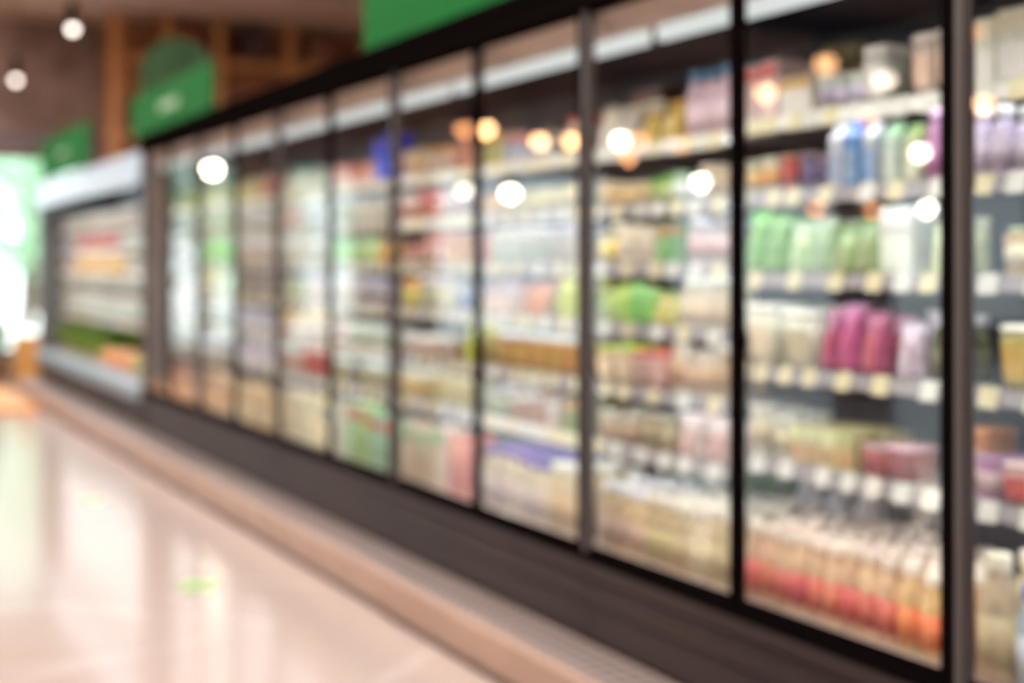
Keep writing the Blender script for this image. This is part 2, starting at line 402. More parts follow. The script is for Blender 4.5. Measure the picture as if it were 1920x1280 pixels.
def build(kind, w, dp, h, body, cap, lab):
    """a prototype with its parts, base at the origin, front towards -x"""
    name = TYPES[kind][0]
    nm = kind
    mb = mat(nm+'_body', body, .24, c2=shade(body, .93), scale=30)
    mc = mat(nm+'_cap', cap, .22)
    ml = mat(nm+'_print', lab, .5, c2=tuple(int(.72*a+.28*b) for a, b in zip(lab, body)), scale=28)
    am_ = .16 if kind in ('bottle', 'milk') else .32
    for q_ in (mb, mc, ml): vary(q_, am_)
    r = w/2
    if kind in ('bottle', 'milk'):
        neck = .56 if kind == 'bottle' else .6
        prof = [(r*.86,0),(r*.97,.006),(r*.97,h*.60),(r*.86,h*.70),(r*neck,h*.82),(r*neck,h*.90)]
        o = obj(name, G().lathe(prof, 16), mb, smooth=True)
        obj('cap', G().lathe([(r*(neck+.10),h*.86),(r*(neck+.12),h*.87),(r*(neck+.12),h*.985),(r*(neck+.04),h)], 14), mc, o, smooth=True)
        obj('paper_label', G().lathe([(r*.975,h*.10),(r*.99,h*.10),(r*.99,h*.52),(r*.975,h*.52)], 16), ml, o, smooth=True)
    elif kind == 'carton':
        g = G(); hh = h*.78; a, b = dp/2, w/2
        g.rbox(w, dp, hh, .004)
        o = obj(name, g, mb)
        g = G(); n = 0
        g.v += [(-a*.97,-b*.97,hh),(a*.97,-b*.97,hh),(a*.97,b*.97,hh),(-a*.97,b*.97,hh),(0,-b*.95,h*.93),(0,b*.95,h*.93)]
        g.f += [(0,4,5,3),(1,2,5,4),(0,1,4),(2,3,5),(0,3,2,1)]
        g.box(-.003,.003,-b*.95,b*.95,h*.92,h)
        obj('gable_top', g, mc, o)
        g = G(); g.box(-a-.0012,-a+.001,-b*.86,b*.86,hh*.12,hh*.72); obj('printed_panel', g, ml, o)
    elif kind == 'pack':
        g = G(); g.rbox(w, dp, h*.93, .01); o = obj(name, g, mb)
        g = G()
        for sx in (-.25, .25):
            for sy in (-.25, .25):
                g.lathe([(w*.09,h*.93),(w*.09,h)], 10, cx=sx*dp, cy=sy*w)
        obj('cap', g, mc, o)
        g = G(); g.box(-dp/2-.0012,-dp/2+.001,-w*.44,w*.44,h*.2,h*.66); obj('printed_panel', g, ml, o)
    elif kind == 'box':
        o = obj(name, G().rbox(w, dp, h, .004), mb)
        g = G(); g.box(-dp/2-.0012,-dp/2+.001,-w*.42,w*.42,h*.08,h*.55); obj('printed_panel', g, ml, o)
        g = G(); g.box(-dp/2-.0012,-dp/2+.001,-w*.46,w*.46,h*.72,h*.94); obj('title_strip', g, mc, o)
    elif kind == 'cup':
        o = obj(name, G().lathe([(r*.74,0),(r*.78,.004),(r*.93,h*.90),(r*.93,h*.93)], 16), mb, smooth=True)
        obj('lid', G().lathe([(r,h*.93),(r,h*.985),(r*.9,h)], 16), mc, o, smooth=True)
        obj('paper_label', G().lathe([(r*.80,h*.18),(r*.815,h*.18),(r*.90,h*.66),(r*.88,h*.66)], 16), ml, o, smooth=True)
    elif kind == 'tub':
        o = obj(name, G().rbox(w, dp, h*.84, .014, taper=.84), mb, smooth=True)
        obj('lid', G().rbox(w*1.03, dp*1.03, h*.16, .014, z0=h*.84), mc, o, smooth=True)
        g = G(); g.v += [(-dp/2*.87-.002,-w*.34,h*.15),(-dp/2*.87-.002,w*.34,h*.15),(-dp/2*.97-.002,w*.38,h*.66),(-dp/2*.97-.002,-w*.38,h*.66)]
        g.v += [(x+.002,y,z) for x,y,z in g.v[:4]]
        g.f += [(0,3,2,1),(4,5,6,7),(0,1,5,4),(1,2,6,5),(2,3,7,6),(3,0,4,7)]
        obj('printed_panel', g, ml, o)
    elif kind in ('jar', 'canister'):
        o = obj(name, G().lathe([(r*.9,0),(r*.98,.006),(r*.98,h*.70),(r*.80,h*.82),(r*.80,h*.86)] if kind=='jar' else [(r*.94,0),(r*.96,.004),(r*.96,h*.88)], 16), mb, smooth=True)
        obj('lid', G().lathe([(r*.9,h*.84),(r*.92,h*.86),(r*.92,h*.98),(r*.86,h)], 16), mc, o, smooth=True)
        obj('paper_label', G().lathe([(r*.985,h*.16),(r*1.0,h*.16),(r*1.0,h*.60),(r*.985,h*.60)], 16), ml, o, smooth=True)
    elif kind == 'bag':
        # pillow pouch standing on its base
        g = G(); nz, ny = 7, 8
        for side in (-1, 1):
            for i in range(nz+1):
                z = i/nz
                for k in range(ny+1):
                    y = k/ny*2-1
                    th = dp/2*(1-abs(y)**2.6)*(1.0 if z < .15 else max(0, 1-((z-.15)/.85)**2.2))
                    wz = w/2*(1-.07*math.sin(z*PI))
                    g.v.append((side*(th+.0015), y*wz, z*h*.93))
        m_ = (nz+1)*(ny+1)
        for i in range(nz):
            for k in range(ny):
                a = i*(ny+1)+k; b = a+1; c = a+ny+2; d2 = a+ny+1
                g.f += [(a, d2, c, b), (m_+a, m_+b, m_+c, m_+d2)]
        for k in range(ny):
            g.f += [(k, k+1, m_+k+1, m_+k)]
            t_ = nz*(ny+1)+k
            g.f += [(t_, m_+t_, m_+t_+1, t_+1)]
        for i in range(nz):
            a = i*(ny+1); c = a+ny+1; g.f += [(a, m_+a, m_+c, c)]
            a = i*(ny+1)+ny; c = a+ny+1; g.f += [(a, c, m_+c, m_+a)]
        o = obj(name, g, mb, smooth=True)
        g = G(); g.box(-.0025,.0025,-w/2,w/2,h*.93,h); obj('seal_strip', g, mc, o)
        g = G(); x = -dp/2*.97
        g.v += [(x-.002,-w*.24,h*.14),(x-.002,w*.24,h*.14),(x*.74-.002,w*.22,h*.58),(x*.74-.002,-w*.22,h*.58)]
        g.v += [(q[0]+.012,q[1],q[2]) for q in g.v[:4]]
        g.f += [(0,3,2,1),(4,5,6,7),(0,1,5,4),(1,2,6,5),(2,3,7,6),(3,0,4,7)]
        obj('printed_panel', g, ml, o)
    elif kind == 'tray':
        o = obj(name, G().rbox(w, dp, h*.5, .012, taper=.82), mb, smooth=True)
        g = G(); rr = random.Random(int(w*1000))
        nx_, ny_ = 3, 4
        for i in range(nx_):
            for k in range(ny_):
                cx = (i+.5)/nx_*dp*.84-dp*.42; cy = (k+.5)/ny_*w*.84-w*.42; q = min(dp/nx_, w/ny_)*.46
                g.lathe([(q*.6,h*.5),(q,h*.62),(q*.95,h*.8),(q*.5,h*(.92+.08*rr.random()))], 8, cx=cx, cy=cy)
        obj('food_pieces', g, mc, o, smooth=True)
        g = G(); g.box(-dp/2*.93-.003,-dp/2*.93,-w*.3,w*.3,h*.15,h*.42); obj('printed_panel', g, ml, o)
    elif kind == 'bunch':
        g = G(); g.lathe([(r*.25,0),(r*.4,h*.12),(r*.45,h*.4),(r*.3,h*.55)], 10); o = obj(name, g, mc, smooth=True)
        g = G(); rr = random.Random(5)
        for _ in range(46):
            a = rr.uniform(0, 2*PI); t = rr.uniform(.1, .55)
            g.leaf((r*.2*math.cos(a), r*.2*math.sin(a), h*.15), (math.cos(a)*t, math.sin(a)*t, rr.uniform(.9,1.8)), h*rr.uniform(.6,.88), r*.8)
        obj('leaves', g, mb, o)
    elif kind == 'veg':
        o = obj(name, G().lathe([(r*.45,0),(r*.88,h*.2),(r*.98,h*.5),(r*.8,h*.82),(r*.3,h*.97)], 12), mb, smooth=True)
        g = G(); g.lathe([(r*.12,h*.95),(r*.1,h*1.02)], 6); obj('stem', g, mc, o)
    return o

SHN_A = ['top', 'second', 'third', 'fourth', 'fifth', 'bottom']
SHN_B = ['top', 'second', 'third', 'fourth', 'fifth', 'sixth', 'bottom']
def place(zone, shelfname, z, xf, seg, xmax=2.86):
    px0, px1, kind, body, cap, lab, h, w, desc = seg[:9]
    if zone.startswith(('tenth', 'eleventh')): px0 = 321+(px0-284)*.57; px1 = 321+(px1-284)*.57
    opt = seg[9] if len(seg) > 9 else {}
    rows = opt.get('rows', 2); tiers = opt.get('tiers', 1); dx = opt.get('dx', 0.0)
    xf = xf + dx
    ya, yb = sorted((y_at(px0, xf), y_at(px1, xf)))
    if 'yr' in opt: ya, yb = opt['yr']
    dp = opt.get('dp', w if kind not in ('bag','box','tray') else {'bag': .07, 'box': .09, 'tray': .13}[kind])
    lo_, hi_ = (9.97, 14.62) if zone.startswith('open') else (.9, 9.84)
    ya = max(ya, lo_); yb = min(yb, hi_)
    if yb - ya < .03: return
    n = max(1, int(round((yb-ya)/(w*1.05))))
    w_ = min(w, (yb-ya)/n/1.05)
    step = (yb-ya)/n
    proto = build(kind, w_, dp, h, body, cap, lab)
    nm, cat = TYPES[kind]
    label = f'{desc}, {shelfname}, {zone}'
    grp = label
    first = True
    rnd = random.Random(int(px0*7)+int(z*1000))
    for r_ in range(rows):
        x = xf + dp/2 + .012 + r_*(dp*1.12+.004)
        if x + dp/2 > xmax: break
        tt = tiers
        for t_ in range(tt):
            for i in range(n):
                if rnd.random() < opt.get('gap', .03): 
                    if t_ == 0 and tt > 1: pass
                    if tt == 1: continue
                c = proto if first else copy_tree(proto)
                first = False
                c.location = (x + rnd.uniform(-.001,.001), ya + step*(i+.5), z + t_*h*1.002 + .0005)
                a_ = .03 if kind in ('box','bag','tub','tray','pack','carton') else 3.0
                c.rotation_euler = (0, 0, rnd.uniform(-a_, a_) * (1 if (kind not in ('box','tub','tray','pack') or step > w_*1.06) else .2))
                if opt.get('tiers', 1) == 1:
                    c.scale = (1, 1, rnd.uniform(.9, 1.0) if kind in ('bottle','milk','tub') else rnd.uniform(.78, 1.0))
                tag(c, label, cat, grp)
                CNT[nm] = CNT.get(nm, 0) + 1
    if first:
        for q in list(proto.children): bpy.data.objects.remove(q)
        bpy.data.objects.remove(proto)

# colours
CR=(240,232,206); WH=(244,244,240); PK=(236,206,206); RD=(206,74,62); OR=(226,128,62); YL=(238,204,72); LG=(196,222,176)
GN=(120,196,84); DG=(84,128,70); BL=(88,126,190); LB=(186,206,228); PU=(120,98,160); LV=(214,204,230); MG=(190,74,128); BR=(126,92,74)
BG=(222,204,172); PC=(238,206,172); TL=(150,206,186); GY=(160,158,160); LM=(214,222,40); OL=(170,160,84); MV=(192,160,158); GD=(206,164,84); DK=(62,52,52); SL=(232,130,108)

def zone(k, tot='fridge door'): return f'{ORD[k]} {tot} from right'
Z = {}
# (px0, px1, kind, body, cap, label, h, w, desc, opt)
BAY = {
 0: [
  [(1796,1925,'box',(232,236,220),CR,WH,.17,.10,'pale cream food box')],
  [(1800,1925,'bottle',LV,WH,(190,180,196),.155,.06,'lavender white drink bottle')],
  [(1800,1860,'cup',PC,PK,CR,.10,.07,'peach dessert cup'),(1862,1925,'cup',(214,196,150),LG,CR,.11,.075,'beige dessert cup')],
  [(1800,1925,'tub',(214,208,120),(232,232,214),GD,.14,.10,'yellow green tub with white lid')],
  [(1800,1862,'cup',(200,140,190),(216,170,210),PK,.10,.08,'mauve yogurt cup'),(1864,1925,'tub',(232,180,170),PK,RD,.10,.10,'pink food tub')],
  [(1802,1872,'bottle',(226,208,170),(250,240,216),(222,200,160),.27,.085,'cream bottle with round cap'),(1874,1926,'bottle',(190,208,222),(110,140,214),(212,216,222),.22,.09,'clear water bottle with blue cap')],
 ],
 1: [
  [(1382,1452,'box',(236,204,206),(214,110,110),(240,216,214),.165,.075,'pink and red snack box'),
   (1454,1512,'box',(236,228,214),GD,WH,.12,.07,'white snack box with tan print'),
   (1514,1604,'cup',(214,228,214),WH,(206,196,222),.10,.07,'pale green white cup',{'tiers':1}),
   (1606,1696,'tub',(226,232,222),WH,(232,228,222),.145,.09,'white rounded tub'),
   (1698,1786,'tub',(236,220,206),(240,232,226),(226,190,170),.155,.095,'pinkish white tub')],
  [(1382,1440,'cup',(236,232,200),(240,240,214),(230,170,90),.10,.07,'cream yogurt cup'),
   (1442,1482,'cup',(206,92,86),(226,180,150),(196,80,80),.10,.06,'red yogurt cup'),
   (1484,1543,'cup',(126,108,146),(190,160,160),(110,96,140),.10,.06,'purple yogurt cup'),
   (1545,1572,'carton',(208,212,226),(224,220,224),(160,180,210),.165,.05,'grey white drink carton'),
   (1574,1600,'carton',(90,140,204),(70,130,196),(160,190,220),.165,.05,'blue drink carton'),
   (1602,1640,'carton',(196,206,218),(214,214,216),(110,150,200),.165,.05,'pale blue drink carton'),
   (1642,1682,'carton',(186,206,196),(150,196,150),(196,210,200),.165,.05,'pale green drink carton'),
   (1684,1716,'carton',(206,214,180),(160,190,110),(214,220,200),.165,.05,'yellow green drink carton'),
   (1718,1786,'bottle',(208,152,196),(214,170,200),(196,134,186),.17,.055,'pink lavender drink bottle')],
  [(1382,1460,'bag',(140,206,104),(120,200,80),(176,214,160),.17,.09,'bright green salad pouch'),
   (1462,1545,'bag',(184,212,160),(190,206,180),(150,190,130),.145,.09,'pale green salad pouch'),
   (1547,1630,'bag',(168,196,140),(160,200,130),(206,190,160),.14,.09,'green and beige salad pouch'),
   (1632,1712,'box',(240,246,238),WH,(226,236,220),.165,.11,'bright white food carton',{'dx':.03}),
   (1714,1786,'bag',(204,216,170),(206,214,190),(180,200,140),.14,.09,'light green herb pouch')],
  [(1382,1522,'tub',(234,234,214),(240,240,224),(222,210,180),.165,.125,'large cream white tub'),
   (1524,1590,'bag',(190,96,146),(206,150,180),(214,90,120),.17,.085,'magenta food pouch'),
   (1592,1648,'bag',(206,104,140),(200,120,160),(226,130,120),.165,.08,'pink and red food pouch'),
   (1650,1722,'bag',(206,190,206),(212,204,214),(170,150,160),.16,.085,'pale mauve food pouch'),
   (1724,1786,'bottle',(96,104,80),(206,206,210),(110,110,80),.16,.06,'dark green sauce bottle')],
  [(1382,1470,'cup',(238,236,216),(240,240,224),(226,206,160),.135,.085,'cream white dessert cup'),
   (1472,1592,'box',(226,214,160),(206,220,160),(196,160,110),.115,.065,'yellow green snack box with tan print'),
   (1604,1696,'tub',(190,110,116),(232,190,200),(150,80,90),.085,.10,'low pink tub with red lid',{'rows':1}),
   (1700,1786,'tub',(226,130,84),(240,160,100),(240,206,190),.145,.10,'orange white tub',{'rows':2})],
  [(1382,1660,'bottle',(236,200,164),(248,232,216),(222,96,84),.205,.062,'peach drink bottle with red label',{'rows':5,'gap':0}),
   (1662,1790,'bottle',(236,196,142),(250,240,222),(232,124,62),.205,.062,'golden drink bottle with orange label',{'rows':3,'gap':0})],
 ],
 2: [
  [(1108,1180,'bag',(240,228,208),(236,226,206),(150,180,214),.155,.13,'large cream snack pouch'),
   (1182,1268,'bag',(240,206,84),(226,190,90),(244,232,190),.125,.10,'yellow snack pouch'),
   (1270,1357,'bottle',(236,206,220),(90,140,180),(240,216,226),.21,.07,'pinkish white bottle with blue cap',{'tiers':1})],
  [(1108,1200,'cup',(236,216,176),(240,222,190),(232,196,140),.085,.07,'peach cream cup'),
   (1202,1242,'cup',(150,206,100),(150,214,100),(220,226,160),.09,.07,'green dessert cup'),
   (1244,1292,'cup',(180,220,180),(180,222,176),WH,.09,.07,'mint green dessert cup'),
   (1294,1357,'cup',(224,206,186),(226,210,190),(200,170,130),.115,.07,'beige dessert cup')],
  [(1108,1150,'jar',(226,220,190),(226,226,196),(240,214,120),.135,.075,'yellowish white jar'),
   (1152,1222,'box',(236,220,190),(240,226,200),(190,180,170),.125,.10,'cream food box'),
   (1224,1272,'box',(120,170,96),(200,140,60),(130,190,130),.13,.085,'green box with orange band'),
   (1274,1357,'jar',(220,212,214),(230,226,228),(206,170,170),.135,.075,'pale grey pink jar')],
  [(1108,1160,'bag',(190,214,90),(206,224,60),(150,180,210),.125,.09,'lime green pouch with blue print'),
   (1162,1210,'bag',(140,206,110),(170,214,90),(160,220,130),.125,.09,'bright green pouch'),
   (1212,1262,'bag',(206,200,110),(196,180,120),(220,210,150),.105,.09,'yellow beige pouch'),
   (1264,1357,'bottle',(222,210,180),(232,230,214),(200,176,140),.155,.055,'cream sauce bottle')],
  [(1108,1176,'tub',(236,206,176),(196,214,70),(240,226,190),.125,.10,'peach tub with lime lid'),
   (1178,1240,'tub',(226,176,166),(214,90,70),(232,196,190),.12,.09,'pink tub with red lid'),
   (1242,1357,'canister',(216,190,160),(214,206,190),(196,160,120),.15,.08,'beige canister')],
  [(1108,1180,'cup',(226,214,186),(236,232,216),(210,180,150),.10,.08,'cream dessert cup'),
   (1182,1250,'cup',(214,196,160),(226,220,200),(200,190,150),.115,.08,'tan dessert cup'),
   (1252,1357,'bag',(232,206,196),(232,214,206),(200,80,70),.14,.13,'pinkish pouch with red print',{'rows':2})],
  [(1108,1192,'milk',(216,190,150),(236,238,240),(196,166,150),.21,.075,'beige juice bottle with white cap',{'rows':4,'gap':0}),
   (1194,1357,'milk',(206,186,146),(232,226,208),(190,174,128),.21,.075,'tan juice bottle with cream cap',{'rows':4,'gap':0})],
 ],
 3: [
  [(893,934,'bag',(196,190,110),(190,170,80),(206,206,150),.13,.09,'olive yellow pouch'),
   (936,1000,'box',(150,160,184),(196,96,90),(170,180,200),.11,.08,'blue grey box with red band'),
   (1002,1030,'box',(190,196,196),(180,110,96),(200,200,200),.10,.08,'grey food box'),
   (1032,1085,'tub',(236,222,206),(214,60,48),(226,180,130),.14,.11,'white tub with red lid')],
  [(893,938,'cup',(226,196,150),(216,190,150),(210,170,110),.095,.075,'peach dessert cup'),
   (940,1085,'cup',(226,222,176),(190,214,180),(214,200,150),.10,.08,'cream cup with mint lid')],
  [(893,912,'tub',(214,130,116),(220,140,126),(210,120,110),.12,.10,'salmon food tub'),
   (914,1020,'tub',(214,214,206),(242,244,240),(170,190,170),.13,.12,'grey tub with white lid'),
   (1022,1085,'tub',(206,196,200),(226,222,230),(196,190,170),.13,.10,'lavender white tub')],
  [(893,970,'box',(206,176,176),(186,160,190),(214,190,176),.13,.085,'mauve food box'),
   (972,1012,'bag',(206,130,76),(212,118,70),(200,140,70),.14,.08,'orange snack pouch'),
   (1014,1030,'bag',(140,110,50),(150,120,50),(130,100,50),.13,.07,'brown snack pouch'),
   (1032,1085,'bag',(190,196,50),(232,226,50),(140,176,70),.15,.10,'yellow and green snack pouch')],
  [(893,924,'jar',(170,160,70),(196,176,60),(160,140,70),.13,.08,'olive jar'),
   (926,1085,'tub',(196,150,84),(240,242,234),(206,160,80),.13,.13,'golden tub with white lid')],
  [(893,948,'jar',(170,172,150),(226,230,230),(150,170,130),.125,.08,'grey green jar'),
   (950,1012,'box',(176,136,104),(236,240,236),(170,126,90),.12,.085,'brown food box'),
   (1014,1044,'box',(206,190,176),(232,236,232),(196,176,160),.12,.085,'beige food box'),
   (1046,1085,'box',(150,150,74),(206,150,80),(130,160,60),.12,.085,'green and orange food box')],
  [(893,1012,'milk',(222,206,176),(116,96,170),(186,164,160),.225,.08,'cream bottle with purple cap',{'rows':3,'gap':0}),
   (1014,1085,'milk',(224,202,160),(240,240,226),(196,160,110),.225,.08,'cream bottle with white cap and tan label',{'rows':3,'gap':0})],
 ],
 4: [
  [(746,790,'tub',(216,190,150),(240,214,140),(200,150,120),.12,.11,'cream tub with yellow lid'),
   (792,840,'tub',(206,180,160),(240,180,60),(200,170,150),.11,.11,'beige tub with orange lid'),
   (842,884,'bag',(220,150,120),(206,130,100),(226,160,140),.16,.10,'salmon orange pouch')],
  [(746,778,'box',(214,176,170),(220,214,206),(160,96,80),.12,.10,'pale pink food box'),
   (780,822,'box',(206,96,86),(226,130,120),(196,110,80),.13,.10,'red food box'),
   (824,884,'box',(170,144,136),(206,206,206),(160,136,130),.12,.10,'grey brown food box')],
  [(746,790,'tray',(150,120,110),(190,120,100),(220,170,160),.10,.15,'brown meat tray'),
   (792,830,'tub',(226,150,130),(210,100,80),(236,206,200),.13,.11,'salmon food tub'),
   (832,884,'box',(206,130,70),(216,110,70),(220,170,90),.13,.10,'orange food box')],
  [(746,776,'jar',(230,170,70),(240,180,80),(190,200,90),.13,.09,'orange yellow jar'),
   (778,840,'tub',(226,220,190),(220,210,206),(206,214,170),.13,.12,'pale green white tub'),
   (842,884,'cup',(190,206,230),(226,236,246),(110,140,190),.12,.09,'blue and white cup')],
  [(746,836,'tray',(206,176,150),(226,222,214),(160,120,100),.10,.15,'white filled food tray'),
   (838,884,'bag',(206,214,40),(226,226,60),(190,196,60),.15,.11,'neon yellow pouch')],
  [(746,800,'tub',(222,206,160),(230,232,214),(200,170,100),.12,.11,'cream food tub'),
   (802,884,'tub',(214,204,140),(206,200,160),(190,176,90),.12,.11,'yellow beige food tub')],
  [(746,832,'box',(226,206,176),(160,206,160),(216,196,170),.25,.13,'tall beige box with mint band',{'rows':1}),
   (834,884,'box',(206,96,60),(216,120,90),(200,90,56),.25,.12,'tall orange red box',{'rows':1})],
 ],
 5: [
  [(612,676,'box',(220,130,110),(206,100,84),(226,150,130),.11,.12,'salmon red food box'),
   (678,700,'box',(226,160,140),(220,140,120),(232,190,180),.12,.09,'pinkish food box'),
   (692,738,'box',(50,100,255),(60,90,255),(40,110,255),.215,.13,'added blue box for a glass reflection',{'rows':1})],  # blue reflection in the door glass, built as a coloured box
  [(612,650,'tub',(222,232,220),(238,246,240),(206,226,206),.13,.13,'pale mint tub'),
   (652,738,'tub',(220,222,206),(206,220,236),(226,226,206),.13,.13,'white tub with pale blue lid')],
  [(612,652,'bag',(150,206,120),(120,190,90),(200,230,170),.14,.13,'green salad pouch'),
   (654,696,'bag',(170,200,130),(130,180,100),(206,210,150),.13,.12,'leaf green salad pouch'),
   (698,738,'bag',(236,176,70),(236,170,60),(226,200,120),.13,.12,'orange yellow pouch')],
  [(612,666,'tub',(232,230,222),(244,244,236),(206,200,170),.13,.14,'cream white tub'),
   (668,738,'cup',(206,206,236),(230,232,250),(150,140,120),.12,.11,'lavender white cup')],
  [(612,640,'tray',(206,150,140),(200,170,160),(190,130,110),.10,.15,'pinkish meat tray'),
   (642,738,'tray',(196,206,180),(226,236,222),(170,170,120),.11,.16,'pale green filled tray')],
  [(612,738,'tub',(186,190,170),(226,240,230),(190,170,120),.12,.13,'grey green tub with white lid')],
  [(612,640,'box',(220,200,166),(190,196,160),(210,190,150),.25,.12,'tall cream box',{'rows':1}),
   (642,682,'box',(160,196,120),(214,110,84),(150,200,120),.25,.13,'tall green box with red band',{'rows':1}),
   (684,738,'box',(140,206,170),(206,100,80),(150,196,160),.25,.13,'tall teal box with red band',{'rows':1})],
 ],
 6: [
  [(522,560,'cup',(216,220,196),(186,210,160),(226,220,200),.11,.11,'pale green cup'),
   (562,610,'cup',(206,190,150),(206,170,120),(220,214,190),.11,.11,'tan dessert cup')],
  [(522,560,'tub',(226,196,186),(226,210,206),(220,180,170),.13,.14,'pale pink tub'),
   (562,610,'tub',(234,240,244),(240,246,250),(210,226,236),.14,.14,'bluish white tub')],
  [(522,610,'tub',(232,228,216),(240,236,226),(206,196,180),.13,.14,'cream white tub')],
  [(522,560,'cup',(206,216,180),(214,224,196),(190,206,160),.12,.12,'light green cup'),
   (562,610,'cup',(216,196,186),(226,214,200),(206,170,160),.12,.12,'pinkish cream cup')],
  [(522,610,'tub',(236,222,190),(244,200,90),(226,190,176),.13,.15,'cream tub with yellow lid')],
  [(522,560,'tub',(214,190,180),(226,236,226),(200,150,140),.13,.13,'white topped tub'),
   (562,610,'tub',(206,90,80),(232,150,146),(190,80,70),.14,.13,'red food tub')],
  [(522,575,'box',(226,206,166),(206,196,160),(220,196,150),.25,.13,'tall beige box',{'rows':1}),
   (577,610,'box',(222,196,120),(200,200,170),(226,206,150),.25,.13,'tall yellow beige box',{'rows':1})],
 ],
 7: [
  [(440,478,'bag',(206,200,140),(200,206,140),(216,200,120),.13,.13,'yellowish pouch'),
   (480,520,'bag',(206,130,120),(190,120,110),(220,160,150),.15,.13,'rose red pouch')],
  [(440,520,'tub',(196,204,200),(206,210,206),(190,190,180),.13,.15,'grey white tub')],
  [(440,520,'tub',(220,208,200),(226,220,216),(206,190,180),.14,.15,'pinkish white tub')],
  [(440,520,'cup',(180,170,164),(206,200,194),(150,140,130),.12,.12,'grey dessert cup')],
  [(440,520,'box',(206,204,220),(200,198,220),(214,212,224),.13,.17,'large lavender white box')],
  [(440,520,'box',(214,212,226),(206,204,226),(222,218,228),.14,.19,'wide lavender white box')],
  [(440,520,'box',(232,206,150),(220,190,150),(236,214,170),.22,.15,'golden beige box',{'rows':1})],
 ],
 8: [
  [(374,440,'bag',(206,206,150),(180,200,110),(210,196,130),.14,.14,'pale olive pouch')],
  [(374,440,'tub',(214,224,190),(206,220,190),(206,196,150),.13,.15,'pale green tub')],
  [(374,440,'bag',(150,216,100),(120,206,70),(186,230,150),.16,.15,'vivid green salad pouch')],
  [(374,404,'tub',(236,222,160),(246,226,120),(236,236,220),.14,.14,'yellow topped tub'),
   (406,440,'bag',(160,206,130),(140,196,110),(196,216,160),.14,.14,'soft green pouch')],
  [(374,440,'tub',(176,184,176),(206,210,200),(150,160,150),.13,.15,'grey tub')],
  [(374,440,'box',(200,206,214),(190,200,206),(210,212,222),.14,.16,'bluish white box')],
  [(374,440,'box',(226,190,150),(206,160,130),(232,200,160),.22,.15,'light orange brown box',{'rows':1})],
 ],
 9: [
  [(318,374,'bag',(186,180,110),(170,160,80),(200,190,120),.14,.15,'olive pouch')],
  [(318,374,'tub',(176,176,176),(190,196,196),(160,160,160),.13,.16,'grey food tub')],
  [(318,374,'tub',(206,204,214),(222,226,236),(190,190,200),.13,.16,'pale grey tub')],
  [(318,374,'cup',(196,180,160),(214,200,180),(180,160,140),.12,.14,'sandy dessert cup')],
  [(318,374,'box',(180,184,186),(190,196,196),(170,170,170),.13,.17,'blue grey box')],
  [(318,374,'box',(150,142,130),(160,160,150),(150,130,110),.13,.17,'taupe box')],
  [(318,374,'box',(220,186,156),(200,160,130),(226,190,160),.22,.16,'pale copper box',{'rows':1})],
 ],
 10: [
  [(284,316,'bag',(176,160,110),(190,170,100),(190,170,120),.14,.15,'mustard pouch')],
  [(284,316,'tub',(190,180,176),(206,200,196),(170,160,160),.13,.16,'warm grey tub')],
  [(284,316,'tub',(214,206,206),(226,222,222),(200,190,190),.13,.16,'pinkish grey tub')],
  [(284,316,'cup',(206,180,130),(206,190,150),(190,150,110),.12,.14,'tan cup')],
  [(284,316,'tub',(220,206,186),(232,222,206),(200,180,160),.12,.16,'cream food tub')],
  [(284,316,'box',(150,130,116),(160,146,130),(140,120,100),.13,.17,'brown grey box')],
  [(284,316,'box',(226,160,120),(206,140,110),(230,170,130),.22,.16,'copper orange box',{'rows':1})],
 ],
}
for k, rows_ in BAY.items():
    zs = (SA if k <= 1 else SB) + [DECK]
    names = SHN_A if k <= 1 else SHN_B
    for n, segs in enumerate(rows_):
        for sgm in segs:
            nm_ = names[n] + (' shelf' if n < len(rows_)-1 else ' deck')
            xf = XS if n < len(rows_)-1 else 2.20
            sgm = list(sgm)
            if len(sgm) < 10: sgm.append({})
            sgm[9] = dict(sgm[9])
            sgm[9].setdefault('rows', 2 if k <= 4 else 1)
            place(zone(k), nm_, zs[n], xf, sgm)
# second rows seen above the front products
X_ = [
 (1, 'top shelf', SA[0], (1520,1600,'canister',(214,206,150),(226,214,150),(190,206,226),.27,.085,'tall yellowish canister at the back',{'dx':.30,'rows':1})),
 (1, 'top shelf', SA[0], (1606,1640,'canister',(200,214,226),(214,226,236),(190,200,214),.27,.09,'tall pale blue canister at the back',{'dx':.30,'rows':1})),
 (1, 'bottom deck', DECK, (1462,1632,'milk',(236,238,240),(230,236,238),(226,230,236),.28,.12,'tall white milk bottle at the back',{'dx':.43,'rows':1})),
 (1, 'bottom deck', DECK, (1372,1440,'bunch',(110,206,60),(90,180,60),(90,180,60),.28,.14,'bright green leafy bunch at the back',{'dx':.46,'rows':1,'gap':0})),
 (2, 'bottom deck', DECK, (1258,1360,'bunch',(120,212,70),(90,180,60),(90,180,60),.27,.14,'bright green leafy bunch at the back',{'dx':.38,'rows':1,'gap':0})),
 (2, 'top shelf', SB[0], (1180,1235,'box',(140,84,76),(130,80,70),(150,90,80),.26,.10,'tall brown red box at the back',{'dx':.28,'rows':1})),
]
for k, nm_, z, s_ in X_: place(zone(k), nm_, z, XS if 'deck' not in nm_ else 2.20, s_)

